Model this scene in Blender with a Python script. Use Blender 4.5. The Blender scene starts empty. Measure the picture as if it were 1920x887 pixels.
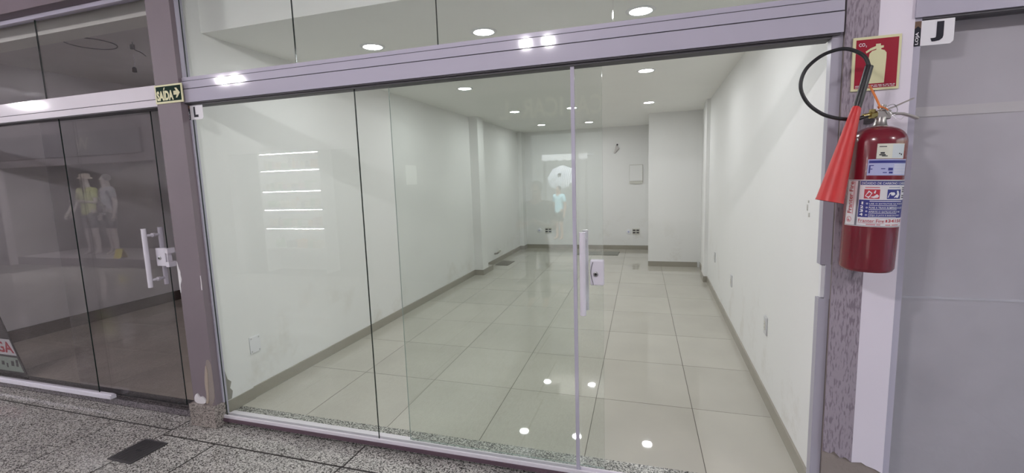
import bpy, bmesh, math, random
from mathutils import Vector, Matrix
C = bpy.context.scene.collection
SC = bpy.context.scene
rnd = random.Random(7)
PI = math.pi

# ------------------------------------------------------------------ camera
def cam_basis(yaw, pitch, roll):
    f = Vector((-math.sin(yaw)*math.cos(pitch), math.cos(yaw)*math.cos(pitch), math.sin(pitch)))
    r = f.cross(Vector((0, 0, 1))).normalized(); u = r.cross(f)
    c, s = math.cos(roll), math.sin(roll)
    return f, r*c + u*s, u*c - r*s
cf, cr, cu = cam_basis(math.radians(17.355), math.radians(-7.091), math.radians(-1.846))
CAM = Vector((2.808, -2.265, 1.5566))
cd = bpy.data.cameras.new('camera'); cam = bpy.data.objects.new('camera', cd); C.objects.link(cam)
M = Matrix((cr, cu, -cf)).transposed().to_4x4(); M.translation = CAM
cam.matrix_world = M
cd.sensor_width = 36; cd.lens = 862.1/1920*36; cd.clip_start = .02; cd.clip_end = 500
SC.camera = cam

# ------------------------------------------------------------------ world, sun, exposure
w = bpy.data.worlds.new('sky'); SC.world = w; w.use_nodes = True
nt = w.node_tree; bg = nt.nodes['Background']
sky = nt.nodes.new('ShaderNodeTexSky'); sky.sky_type = 'NISHITA'; sky.sun_disc = False
sky.sun_elevation = math.radians(50); sky.sun_rotation = math.radians(200); sky.air_density = 1.5; sky.dust_density = 4
nt.links.new(sky.outputs[0], bg.inputs[0]); bg.inputs[1].default_value = 1.0
sl = bpy.data.lights.new('sun', 'SUN'); sl.energy = 12; sl.angle = math.radians(3); sl.color = (1, .97, .93)
so = bpy.data.objects.new('sun', sl); C.objects.link(so); so.rotation_euler = (math.radians(-38), math.radians(12), 0)
so.location = (0, -20, 12)
SC.view_settings.view_transform = 'Standard'; SC.view_settings.look = 'None'
SC.view_settings.exposure = 0.0; SC.view_settings.gamma = 1
SC.view_settings.use_curve_mapping = False
SC.cycles.max_bounces = 12; SC.cycles.diffuse_bounces = 5; SC.cycles.glossy_bounces = 6
SC.cycles.transparent_max_bounces = 24; SC.cycles.sample_clamp_indirect = 6
DOWNLIGHT = 154.0      # emission of the shop's ceiling lights
BULB = 1150.0           # emission of the corridor lamps' bulbs

# ------------------------------------------------------------------ materials
def mat(name, col, rough=.5, metal=0, bump=0, bscale=60, spec=.5, vary=0, obj_vary=0, stretch=(1, 1, 1), coat=0):
    m = bpy.data.materials.new(name); m.use_nodes = True
    n = m.node_tree; b = n.nodes['Principled BSDF']
    b.inputs['Base Color'].default_value = (*col, 1); b.inputs['Roughness'].default_value = rough
    b.inputs['Metallic'].default_value = metal; b.inputs['Specular IOR Level'].default_value = spec
    b.inputs['Coat Weight'].default_value = coat
    tc = n.nodes.new('ShaderNodeTexCoord'); mp = n.nodes.new('ShaderNodeMapping')
    mp.inputs['Scale'].default_value = stretch
    n.links.new(tc.outputs['Object'], mp.inputs[0])
    if bump:
        t = n.nodes.new('ShaderNodeTexNoise'); t.inputs['Scale'].default_value = bscale; t.inputs['Detail'].default_value = 5
        n.links.new(mp.outputs[0], t.inputs['Vector'])
        bp = n.nodes.new('ShaderNodeBump'); bp.inputs['Strength'].default_value = bump; bp.inputs['Distance'].default_value = .004
        n.links.new(t.outputs['Fac'], bp.inputs['Height']); n.links.new(bp.outputs[0], b.inputs['Normal'])
    if vary or obj_vary:
        t2 = n.nodes.new('ShaderNodeTexNoise'); t2.inputs['Scale'].default_value = 2.3; t2.inputs['Detail'].default_value = 6
        n.links.new(mp.outputs[0], t2.inputs['Vector'])
        hs = n.nodes.new('ShaderNodeHueSaturation'); hs.inputs['Color'].default_value = (*col, 1)
        mr = n.nodes.new('ShaderNodeMapRange'); mr.inputs[1].default_value = .3; mr.inputs[2].default_value = .7
        mr.inputs[3].default_value = 1-vary; mr.inputs[4].default_value = 1+vary
        n.links.new(t2.outputs['Fac'], mr.inputs[0])
        val = mr.outputs[0]
        if obj_vary:
            oi = n.nodes.new('ShaderNodeObjectInfo')
            m2 = n.nodes.new('ShaderNodeMapRange'); m2.inputs[3].default_value = 1-obj_vary; m2.inputs[4].default_value = 1+obj_vary
            n.links.new(oi.outputs['Random'], m2.inputs[0])
            mu = n.nodes.new('ShaderNodeMath'); mu.operation = 'MULTIPLY'
            n.links.new(val, mu.inputs[0]); n.links.new(m2.outputs[0], mu.inputs[1]); val = mu.outputs[0]
        n.links.new(val, hs.inputs['Value']); n.links.new(hs.outputs[0], b.inputs['Base Color'])
    return m

def emit(name, col, s):
    m = bpy.data.materials.new(name); m.use_nodes = True; n = m.node_tree
    b = n.nodes['Principled BSDF']; b.inputs['Base Color'].default_value = (*col, 1)
    b.inputs['Emission Color'].default_value = (*col, 1); b.inputs['Emission Strength'].default_value = s
    return m

def glass(name, tint, f0=.043):
    """thin pane: each face reflects by angle and lets the rest pass, tinted"""
    m = bpy.data.materials.new(name); m.use_nodes = True; n = m.node_tree; n.nodes.clear()
    out = n.nodes.new('ShaderNodeOutputMaterial'); mix = n.nodes.new('ShaderNodeMixShader')
    tr = n.nodes.new('ShaderNodeBsdfTransparent'); gl = n.nodes.new('ShaderNodeBsdfGlossy')
    tr.inputs[0].default_value = (*tint, 1); gl.inputs['Roughness'].default_value = 0.0
    ge = n.nodes.new('ShaderNodeNewGeometry'); dp = n.nodes.new('ShaderNodeVectorMath'); dp.operation = 'DOT_PRODUCT'
    n.links.new(ge.outputs['Normal'], dp.inputs[0]); n.links.new(ge.outputs['Incoming'], dp.inputs[1])
    ab = n.nodes.new('ShaderNodeMath'); ab.operation = 'ABSOLUTE'; n.links.new(dp.outputs['Value'], ab.inputs[0])
    sub = n.nodes.new('ShaderNodeMath'); sub.operation = 'SUBTRACT'; sub.inputs[0].default_value = 1; n.links.new(ab.outputs[0], sub.inputs[1])
    pw = n.nodes.new('ShaderNodeMath'); pw.operation = 'POWER'; n.links.new(sub.outputs[0], pw.inputs[0]); pw.inputs[1].default_value = 5
    ma = n.nodes.new('ShaderNodeMath'); ma.operation = 'MULTIPLY_ADD'; n.links.new(pw.outputs[0], ma.inputs[0])
    ma.inputs[1].default_value = 1-f0; ma.inputs[2].default_value = f0
    n.links.new(ma.outputs[0], mix.inputs[0]); n.links.new(tr.outputs[0], mix.inputs[1]); n.links.new(gl.outputs[0], mix.inputs[2])
    n.links.new(mix.outputs[0], out.inputs[0])
    return m

def granite(name, cols, rough=.16, scale=170):
    m = bpy.data.materials.new(name); m.use_nodes = True; n = m.node_tree; b = n.nodes['Principled BSDF']
    b.inputs['Roughness'].default_value = rough
    tc = n.nodes.new('ShaderNodeTexCoord'); ge = n.nodes.new('ShaderNodeNewGeometry')
    a = n.nodes.new('ShaderNodeTexVoronoi'); a.inputs['Scale'].default_value = scale; a.feature = 'F1'
    nz = n.nodes.new('ShaderNodeTexNoise'); nz.inputs['Scale'].default_value = scale*.45; nz.inputs['Detail'].default_value = 3
    sp = n.nodes.new('ShaderNodeSeparateColor'); mx = n.nodes.new('ShaderNodeMath'); mx.operation = 'MULTIPLY_ADD'
    for t in (a, nz): n.links.new(ge.outputs['Position'], t.inputs['Vector'])
    n.links.new(a.outputs['Color'], sp.inputs[0])
    mx.inputs[1].default_value = .55
    n.links.new(sp.outputs[0], mx.inputs[0]); 
    m3 = n.nodes.new('ShaderNodeMath'); m3.operation = 'MULTIPLY'; m3.inputs[1].default_value = .5
    n.links.new(nz.outputs['Fac'], m3.inputs[0]); n.links.new(m3.outputs[0], mx.inputs[2])
    cr_ = n.nodes.new('ShaderNodeValToRGB'); cr_.color_ramp.interpolation = 'LINEAR'
    el = cr_.color_ramp.elements
    el[0].position = cols[0][0]; el[0].color = (*cols[0][1], 1); el[1].position = cols[-1][0]; el[1].color = (*cols[-1][1], 1)
    for p, c in cols[1:-1]:
        e = el.new(p); e.color = (*c, 1)
    n.links.new(mx.outputs[0], cr_.inputs[0])
    big = n.nodes.new('ShaderNodeTexNoise'); big.inputs['Scale'].default_value = 3; big.inputs['Detail'].default_value = 4
    n.links.new(ge.outputs['Position'], big.inputs['Vector'])
    oi = n.nodes.new('ShaderNodeObjectInfo')
    ad = n.nodes.new('ShaderNodeMath'); ad.operation = 'MULTIPLY_ADD'; ad.inputs[1].default_value = .12
    n.links.new(oi.outputs['Random'], ad.inputs[0])
    mr = n.nodes.new('ShaderNodeMapRange'); mr.inputs[1].default_value = .3; mr.inputs[2].default_value = .7; mr.inputs[3].default_value = .8; mr.inputs[4].default_value = 1.08
    n.links.new(big.outputs['Fac'], mr.inputs[0]); n.links.new(mr.outputs[0], ad.inputs[2])
    hs = n.nodes.new('ShaderNodeHueSaturation'); n.links.new(cr_.outputs[0], hs.inputs['Color']); n.links.new(ad.outputs[0], hs.inputs['Value'])
    n.links.new(hs.outputs[0], b.inputs['Base Color'])
    return m

def plaster_streaks(name, base, dark):
    m = mat(name, base, .8); n = m.node_tree; b = n.nodes['Principled BSDF']
    mp = [x for x in n.nodes if x.type == 'MAPPING'][0]; mp.inputs['Scale'].default_value = (1, 1, .22)
    t = n.nodes.new('ShaderNodeTexNoise'); t.inputs['Scale'].default_value = 130; t.inputs['Detail'].default_value = 3
    n.links.new(mp.outputs[0], t.inputs['Vector'])
    cr_ = n.nodes.new('ShaderNodeValToRGB'); e = cr_.color_ramp.elements
    e[0].position = .36; e[0].color = (*dark, 1); e[1].position = .5; e[1].color = (*base, 1)
    big = n.nodes.new('ShaderNodeTexNoise'); big.inputs['Scale'].default_value = 6; n.links.new(mp.outputs[0], big.inputs['Vector'])
    ad = n.nodes.new('ShaderNodeMath'); ad.operation = 'MULTIPLY_ADD'; ad.inputs[1].default_value = .35
    sb = n.nodes.new('ShaderNodeMath'); sb.operation = 'SUBTRACT'; sb.inputs[1].default_value = .5
    n.links.new(big.outputs['Fac'], sb.inputs[0]); n.links.new(sb.outputs[0], ad.inputs[0]); n.links.new(t.outputs['Fac'], ad.inputs[2])
    n.links.new(ad.outputs[0], cr_.inputs[0]); n.links.new(cr_.outputs[0], b.inputs['Base Color'])
    bp = n.nodes.new('ShaderNodeBump'); bp.inputs['Strength'].default_value = .9; bp.inputs['Distance'].default_value = .004
    n.links.new(cr_.outputs[0], bp.inputs['Height']); n.links.new(bp.outputs[0], b.inputs['Normal'])
    return m

def scuffed_wall(name, col, scuff, amount=.5, low=.9):
    """painted wall with smudges and grime that thin out upward"""
    m = mat(name, col, .55, bump=.06, bscale=35); n = m.node_tree; b = n.nodes['Principled BSDF']
    ge = n.nodes.new('ShaderNodeNewGeometry'); sx = n.nodes.new('ShaderNodeSeparateXYZ'); n.links.new(ge.outputs['Position'], sx.inputs[0])
    t = n.nodes.new('ShaderNodeTexNoise'); t.inputs['Scale'].default_value = 2.6; t.inputs['Detail'].default_value = 8; t.inputs['Roughness'].default_value = .7
    n.links.new(ge.outputs['Position'], t.inputs['Vector'])
    mr = n.nodes.new('ShaderNodeMapRange'); mr.inputs[1].default_value = .54; mr.inputs[2].default_value = .8
    n.links.new(t.outputs['Fac'], mr.inputs[0])
    hz = n.nodes.new('ShaderNodeMapRange'); hz.inputs[1].default_value = 0; hz.inputs[2].default_value = low; hz.inputs[3].default_value = 1; hz.inputs[4].default_value = .08
    n.links.new(sx.outputs['Z'], hz.inputs[0])
    mu = n.nodes.new('ShaderNodeMath'); mu.operation = 'MULTIPLY'; n.links.new(mr.outputs[0], mu.inputs[0]); n.links.new(hz.outputs[0], mu.inputs[1])
    m2 = n.nodes.new('ShaderNodeMath'); m2.operation = 'MULTIPLY'; m2.inputs[1].default_value = amount; n.links.new(mu.outputs[0], m2.inputs[0])
    mx = n.nodes.new('ShaderNodeMix'); mx.data_type = 'RGBA'
    mx.inputs['A'].default_value = (*col, 1); mx.inputs['B'].default_value = (*scuff, 1)
    n.links.new(m2.outputs[0], mx.inputs['Factor']); n.links.new(mx.outputs['Result'], b.inputs['Base Color'])
    return m

WALL = scuffed_wall('white_wall_paint', (.80, .80, .785), (.45, .40, .30), .55)
CEIL = mat('ceiling_paint', (.83, .83, .80), .7, vary=.01)
TILE = mat('porcelain_tile', (.475, .457, .40), .025, obj_vary=.035, vary=.04, spec=.5)
GROUT = mat('grout', (.10, .09, .075), .8)
SKIRT = mat('skirting_tile', (.33, .308, .26), .25, vary=.05)
GRAN = granite('grey_granite', [(.28, (.055, .05, .048)), (.40, (.14, .132, .125)), (.48, (.32, .305, .28)), (.62, (.48, .46, .43)), (.8, (.60, .575, .54))], .08, 170)
GRAN_IN = granite('sill_granite', [(.28, (.03, .03, .03)), (.42, (.13, .13, .12)), (.52, (.30, .30, .27)), (.8, (.55, .54, .50))], .2)
GRAN_FOOT = granite('weathered_granite', [(.28, (.07, .058, .054)), (.40, (.16, .135, .125)), (.5, (.27, .235, .215)), (.8, (.36, .32, .29))], .5, 150)
GRAN_RISER = granite('riser_granite', [(.28, (.03, .025, .03)), (.42, (.09, .078, .088)), (.55, (.17, .15, .165)), (.8, (.24, .215, .23))], .35, 170)
GRAN_DARK = granite('dark_granite', [(.12, (.008, .007, .008)), (.42, (.03, .026, .028)), (.6, (.085, .075, .078)), (.9, (.2, .18, .18))], .2)
JOINT = mat('joint_filler', (.035, .03, .028), .9)
LILAC = mat('painted_aluminium', (.46, .44, .525), .055, spec=.5, vary=.02)
WHITE_F = mat('white_aluminium', (.76, .72, .77), .055, vary=.02)
JAMB = mat('grey_lilac_aluminium', (.40, .385, .45), .3)
GROOVE = mat('track_groove', (.07, .066, .075), .6)
SEAL = mat('dirty_sealant', (.10, .06, .08), .8, bump=1, bscale=80)
PURPLE = mat('purple_paint', (.19, .155, .175), .6, bump=.15, bscale=50, vary=.06)
PURPLE_D = mat('dark_purple_paint', (.14, .105, .125), .6, bump=.1, bscale=40, vary=.06)
STREAK = plaster_streaks('purple_scratched_plaster', (.335, .29, .335), (.205, .17, .205))
BAND = mat('white_band_paint', (.77, .72, .80), .55, vary=.03, bump=.1, bscale=40)
CEMENT = mat('bare_cement', (.28, .24, .22), .9, bump=.8, bscale=45, vary=.15)
CHIP = mat('white_filler', (.75, .72, .74), .8, bump=.4, bscale=60)
GLASS = glass('clear_green_glass', (.961, .976, .965), .043)
GLASS_D = glass('smoked_glass', (.93, .927, .935), .08)
GLASS_R = glass('plain_glass', (.93, .93, .94), .043)
EDGE = mat('glass_edge', (.012, .022, .02), .15)
EDGE_L = mat('polished_glass_edge', (.30, .36, .34), .1)
WHITE = mat('white_plastic', (.78, .78, .80), .3)
WHITE_L = mat('white_lacquer', (.72, .69, .76), .25)
SOCK = mat('grey_white_plastic', (.56, .56, .57), .3)
OFFWHITE = mat('ivory_plastic', (.62, .61, .55), .4)
STEEL = mat('steel', (.5, .5, .5), .3, metal=1)
DARKGREY = mat('dark_grey_metal', (.055, .05, .053), .45, vary=.1)
BLACK = mat('black_rubber', (.012, .012, .014), .4)
BLACKP = mat('black_print', (.012, .012, .02), .5, spec=.2)
RED = mat('red_lacquer', (.165, .010, .022), .22, coat=.3, vary=.05)
HORN = mat('red_horn_plastic', (.58, .035, .035), .42, vary=.03)
BRASS = mat('brass', (.42, .34, .14), .35, metal=1)
ZINC = mat('zinc_metal', (.42, .40, .38), .38, metal=1, vary=.1)
ORANGE = mat('orange_plastic', (.75, .22, .05), .45)
CREAM = mat('cream_glow_print', (.68, .66, .40), .5)
SIGN_RED = mat('red_print', (.30, .012, .03), .35, spec=.2)
SIGN_GREEN = mat('dark_green_print', (.010, .026, .018), .7, spec=.08)
PAPER = mat('white_print', (.74, .73, .76), .4)
LABEL = mat('label_white', (.70, .68, .70), .35)
BLUE = mat('blue_print', (.045, .05, .22), .4, spec=.2)
BLUE_L = mat('pale_blue_print', (.42, .45, .68), .4)
RED_P = mat('label_red_print', (.45, .03, .05), .4)
BROWN = mat('brown_print', (.12, .06, .03), .5)
GREY_W = mat('neighbour_wall_paint', (.76, .745, .76), .7, vary=.06)
GREY_F = mat('neighbour_floor_tile', (.44, .38, .325), .22, vary=.08, obj_vary=.05)
GREY_S = mat('neighbour_skirting', (.10, .075, .07), .5)
GREY_C = mat('neighbour_ceiling', (.66, .64, .62), .8, vary=.06)
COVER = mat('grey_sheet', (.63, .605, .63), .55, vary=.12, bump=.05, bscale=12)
REFLECTION = mat('pale_reflection', (.72, .695, .685), .5)  # pale colour standing in for a reflection in the J shop glass
LED = emit('led_strip', (.93, .96, 1), 230)
BARLIGHT = emit('light_bar_diffuser', (1, .98, .97), 1500)
DISC = emit('downlight_diffuser', (.96, .98, 1), DOWNLIGHT)
BULBM = emit('lamp_bulb', (1, .955, 1), BULB)

# ------------------------------------------------------------------ mesh helpers
class MB:
    def __init__(s): s.v, s.f, s.m, s.sm = [], [], [], []
    def add(s, vs, fs, m=0, smooth=False):
        o = len(s.v); s.v += [tuple(x) for x in vs]
        for f in fs: s.f.append([i+o for i in f]); s.m.append(m); s.sm.append(smooth)
        return s
    def box(s, x0, x1, y0, y1, z0, z1, m=0, ms=None):
        v = [(x0,y0,z0),(x1,y0,z0),(x1,y1,z0),(x0,y1,z0),(x0,y0,z1),(x1,y0,z1),(x1,y1,z1),(x0,y1,z1)]
        f = [(0,3,2,1),(4,5,6,7),(0,1,5,4),(2,3,7,6),(1,2,6,5),(3,0,4,7)]
        if ms is None: return s.add(v, f, m)
        s.add(v, [f[0], f[1], f[4], f[5]], ms); return s.add(v, [f[2], f[3]], m)   # ms on the narrow edges of a pane in XZ
    def prism_xz(s, pts, y0, y1, m=0):          # outline in the XZ plane, listed anticlockwise seen from -Y
        n = len(pts)
        v = [(x, y0, z) for x, z in pts] + [(x, y1, z) for x, z in pts]
        f = [list(range(n)), list(range(2*n-1, n-1, -1))] + [((i+1) % n, i, i+n, (i+1) % n+n) for i in range(n)]
        return s.add(v, f, m)
    def prism_yz(s, pts, x0, x1, m=0):
        n = len(pts)
        v = [(x0, y, z) for y, z in pts] + [(x1, y, z) for y, z in pts]
        f = [list(range(n)), list(range(2*n-1, n-1, -1))] + [((i+1) % n, i, i+n, (i+1) % n+n) for i in range(n)]
        return s.add(v, f, m)
    def prism_xy(s, pts, z0, z1, m=0):
        n = len(pts)
        v = [(x, y, z0) for x, y in pts] + [(x, y, z1) for x, y in pts]
        f = [list(range(n-1, -1, -1)), list(range(n, 2*n))] + [(i, (i+1) % n, (i+1) % n+n, i+n) for i in range(n)]
        return s.add(v, f, m)
    def tube(s, pts, r, n=10, m=0, closed=False):
        pts = [Vector(p) for p in pts]; rs = r if isinstance(r, (list, tuple)) else [r]*len(pts)
        k = len(pts); rings = []
        t0 = (pts[1]-pts[0]).normalized(); a = t0.orthogonal().normalized()
        for i, p in enumerate(pts):
            if closed: t = (pts[(i+1) % k]-pts[i-1]).normalized()
            else: t = (pts[min(i+1, k-1)]-pts[max(i-1, 0)]).normalized()
            a = (a - t*a.dot(t)).normalized(); b = t.cross(a)
            rings.append([p + (a*math.cos(2*PI*j/n) + b*math.sin(2*PI*j/n))*rs[i] for j in range(n)])
        v = [q for ring in rings for q in ring]; f = []
        for i in range(k if closed else k-1):
            i2 = (i+1) % k
            for j in range(n):
                f.append((i*n+j, i*n+(j+1) % n, i2*n+(j+1) % n, i2*n+j))
        s.add(v, f, m, True)
        if not closed:
            s.add(rings[0], [list(range(n-1, -1, -1))], m); s.add(rings[-1], [list(range(n))], m)
        return s
    def lathe(s, prof, n=24, c=(0, 0, 0), m=0, axis='z', caps=True):
        v = []; f = []
        for r, z in prof:
            for j in range(n):
                a = 2*PI*j/n; p = (r*math.cos(a), r*math.sin(a), z)
                if axis == 'y': p = (p[0], p[2], -p[1])
                if axis == 'x': p = (p[2], p[0], p[1])
                v.append((c[0]+p[0], c[1]+p[1], c[2]+p[2]))
        for i in range(len(prof)-1):
            for j in range(n): f.append((i*n+j, i*n+(j+1) % n, (i+1)*n+(j+1) % n, (i+1)*n+j))
        s.add(v, f, m, True)
        if caps and prof[0][0] > 1e-5: s.add(v[:n], [list(range(n-1, -1, -1))], m)
        if caps and prof[-1][0] > 1e-5: s.add(v[-n:], [list(range(n))], m)
        return s
    def build(s, name, mats, parent=None, local=False, bevel=0, kind=None, origin=None):
        if not isinstance(mats, (list, tuple)): mats = [mats]
        if origin is None:
            if parent is not None: origin = (0, 0, 0) if local else tuple(WPOS.get(parent, (0, 0, 0)))
            else:
                xs, ys, zs = zip(*s.v); origin = ((min(xs)+max(xs))/2, (min(ys)+max(ys))/2, min(zs))
        me = bpy.data.meshes.new(name)
        me.from_pydata([(a-origin[0], b-origin[1], c-origin[2]) for a, b, c in s.v], [], s.f)
        for mm in mats: me.materials.append(mm)
        me.polygons.foreach_set('material_index', s.m); me.polygons.foreach_set('use_smooth', s.sm)
        me.validate(); me.update()
        if any(s.sm): me.set_sharp_from_angle(angle=math.radians(40))
        o = bpy.data.objects.new(name, me); C.objects.link(o)
        if parent is not None:
            o.parent = parent
            WPOS[o] = Vector(origin)
        else: o.location = origin; WPOS[o] = Vector(origin)
        if bevel:
            b = o.modifiers.new('bevel', 'BEVEL'); b.width = bevel; b.segments = 2; b.limit_method = 'ANGLE'
        if kind: o['kind'] = kind
        return o
WPOS = {}
def thing(name, label, cat, loc=(0, 0, 0), rot=(0, 0, 0), group=None):
    o = bpy.data.objects.new(name, None); C.objects.link(o); o.location = loc; o.rotation_euler = rot
    o.empty_display_size = .1
    o['label'] = label; o['category'] = cat; WPOS[o] = Vector(loc)
    if group: o['group'] = group
    return o
def tag(o, label, cat, group=None):
    o['label'] = label; o['category'] = cat
    if group: o['group'] = group
    return o
def bx(*a, m=0): return MB().box(*a, m=m)
def struct(name, mb, m, parent=None):
    return mb.build(name, m, parent, kind='structure' if parent is None else None)
def copy_tree(o, parent=None):
    c = o.copy(); C.objects.link(c)
    if parent: c.parent = parent
    for ch in o.children: copy_tree(ch, c)
    return c

_txt = {}
def text2d(body, bold=0.0):
    """letters as flat triangles, scaled to a unit-height box: (points, faces, width)"""
    k = (body, bold)
    if k not in _txt:
        cu_ = bpy.data.curves.new('lettering', 'FONT'); cu_.body = body; cu_.offset = bold; cu_.resolution_u = 3
        ob = bpy.data.objects.new('lettering', cu_); C.objects.link(ob)
        dg = bpy.context.evaluated_depsgraph_get(); me = ob.evaluated_get(dg).to_mesh()
        vs = [(v.co.x, v.co.y) for v in me.vertices]; fs = [list(p.vertices) for p in me.polygons]
        ob.evaluated_get(dg).to_mesh_clear(); bpy.data.objects.remove(ob); bpy.data.curves.remove(cu_)
        x0 = min(v[0] for v in vs); x1 = max(v[0] for v in vs); y0 = min(v[1] for v in vs); y1 = max(v[1] for v in vs)
        _txt[k] = ([((x-x0)/(x1-x0), (y-y0)/(y1-y0)) for x, y in vs], fs)
    return _txt[k]
def put_text(mb, body, u0, v0, w, h, fn, m=0, bold=.0, turn=False):
    vs, fs = text2d(body, bold)
    if turn: pts = [fn(u0 + (1-y)*w, v0 + x*h) for x, y in vs]     # reads upward
    else: pts = [fn(u0 + x*w, v0 + y*h) for x, y in vs]
    return mb.add(pts, fs, m)
def rect(mb, u0, v0, u1, v1, fn, m=0, n=1):
    for i in range(n):
        a = u0+(u1-u0)*i/n; b = u0+(u1-u0)*(i+1)/n
        mb.add([fn(a, v0), fn(b, v0), fn(b, v1), fn(a, v1)], [(0, 1, 2, 3)], m)
    return mb
def poly(mb, pts, fn, m=0): return mb.add([fn(*p) for p in pts], [list(range(len(pts)))], m)
def plane_front(x0, y, z0): return lambda u, v: (x0+u, y, z0+v)

# ================================================================== THE SHOP
XL, XR, YB, ZC = -.04, 3.537, 7.70, 2.567
struct('wall_left', bx(-.19, XL, .10, YB+.15, -.05, 3.1), WALL)
struct('wall_left_front_pier', bx(-.19, XL+.012, .012, .262, -.05, 3.1), WALL)
struct('wall_right', bx(XR, 3.76, .03, YB+.15, -.05, 3.1), WALL)
struct('wall_back', bx(XL, XR, YB, YB+.15, -.05, 3.1), WALL)
struct('ceiling', MB().box(XL, XR, .15, YB, ZC, ZC+.05).box(XL, XR, .15, .17, ZC+.05, 3.1), CEIL)
struct('wall_left_column', bx(XL, .105, 4.72, 4.98, 0, ZC), WALL)
struct('wall_back_corner_pier', bx(XL, .05, 7.45, YB, 0, ZC), WALL)
struct('wall_closet', bx(2.705, XR, 5.87, YB, 0, ZC), WALL)
struct('wall_right_column', bx(3.49, XR, 4.75, 5.12, 0, ZC), WALL)

# floor: porcelain tiles, laid about a degree off the walls
fl = struct('floor', bx(XL-.02, XR+.02, .13, YB, -.05, -.0012), GROUT)
def clip(pts, ax, val, keep_less):
    out = []
    for i, a in enumerate(pts):
        b = pts[(i+1) % len(pts)]
        ia = (a[ax] <= val) == keep_less; ib = (b[ax] <= val) == keep_less
        if ia: out.append(a)
        if ia != ib:
            t = (val-a[ax])/(b[ax]-a[ax]); out.append((a[0]+t*(b[0]-a[0]), a[1]+t*(b[1]-a[1])))
    return out
def gp(i, j, dx=0, dy=0):
    y = .135+.728*j+dy; x = .537+.6345*i+dx
    return (x-.0275*(y-.135), y-.0065*(x-1))
tile_mesh = {}
for i in range(-1, 6):
    for j in range(-1, 11):
        g = .0022
        q = [gp(i, j, g, g), gp(i+1, j, -g, g), gp(i+1, j+1, -g, -g), gp(i, j+1, g, -g)]
        for ax, val, less in ((0, XL, False), (0, XR, True), (1, .145, False), (1, YB, True)): q = clip(q, ax, val, less)
        if len(q) < 3: continue
        cx = sum(p[0] for p in q)/len(q); cy = sum(p[1] for p in q)/len(q)
        if cx > 2.72 and cy > 5.95: continue
        MB().prism_xy(q, -.005, rnd.uniform(-.0003, .0003)).build('tile', TILE, fl)
# skirting
SK = .085
def skirt(name, *segs):
    mb = MB()
    for sg in segs: mb.box(*sg, 0, SK)
    return struct(name, mb, SKIRT)
skirt('baseboard_left', (XL, XL+.012, .262, 4.72, ), (XL+.012, XL+.022, .02, .262), (XL, .117, 4.708, 4.72), (.105, .117, 4.72, 5.2), (XL, .105, 4.99, 5.2), (XL, XL+.012, 5.2, 7.45), (XL, .062, 7.438, 7.45), (.05, .062, 7.45, 7.69))
skirt('baseboard_back', (.062, 2.705, YB-.012, YB))
skirt('baseboard_closet', (2.705, 3.49, 5.858, 5.87))
skirt('baseboard_right', (XR-.012, XR, .03, 4.738), (3.478, XR, 4.738, 4.75), (3.478, 3.49, 4.75, 5.12), (XR-.012, XR, 5.12, 5.858))

# threshold: granite strip and aluminium rail
struct('trim_1', bx(-.01, 3.53, .0, .145, -.05, .0), GRAN_IN)
struct('trim_2', MB().box(-.0, 3.5, -.022, .022, .0, .006).box(0, 3.5, -.022, -.012, .006, .02).box(0, 3.5, .012, .022, .006, .02).box(0, 1.4, .028, .062, 0, .012), WHITE_F)
struct('trim_3', bx(0, 3.5, -.03, 0, -.022, .0), SEAL)

# header over the opening, three-stepped aluminium profile
hd = struct('trim_4', MB().box(-.028, 3.522, -.036, .06, 2.227, 2.248).box(-.028, 3.522, -.04, .06, 2.180, 2.2225).box(-.028, 3.522, -.043, .06, 2.096, 2.1745), LILAC)
MB().box(-.02, 3.515, -.034, .058, 2.09, 2.2465).box(0, 3.49, -.02, .058, 2.081, 2.09).build('track_groove', GROOVE, hd)
# jambs
struct('trim_5', MB().box(-.010, .003, -.012, .02, .02, 2.10).box(-.028, -.004, -.03, .02, 2.248, 2.775), LILAC)
jr = struct('trim_6', MB().box(3.49, 3.530, -.014, .03, 1.15, 2.10).box(3.49, 3.530, -.014, .03, -.02, 1.0).box(3.512, 3.532, -.014, .03, 1.0, 1.15), JAMB)
MB().box(3.498, 3.512, -.006, .02, 1.004, 1.146).build('strike_plate', WHITE, jr)

def pane(name, x0, x1, y0, z0, z1, gm, em=EDGE, parent=None, t=.008, clear_left=False):
    mb = MB().box(x0, x1, y0, y0+t, z0, z1, 0, 1)
    if clear_left: mb.m[3] = 0
    return mb.build(name, [gm, em], parent, kind=None if parent else 'structure')
# fixed panes below the header
wn = pane('window_1', .006, 1.2085, -.004, .008, 2.097, GLASS)
w2 = pane('window_2', 1.2115, 2.424, -.004, .008, 2.097, GLASS)
MB().box(2.419, 2.437, -.007, .007, .008, 2.097).build('edge_strip', LILAC, w2)
# panes above the header
ux = [-.004, .838, 1.733, 2.619, 3.53]
for k in range(4): pane('window_%d' % (3+k), ux[k]+.0015, ux[k+1]-.0015, -.004, 2.248, 2.80, GLASS)
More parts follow.
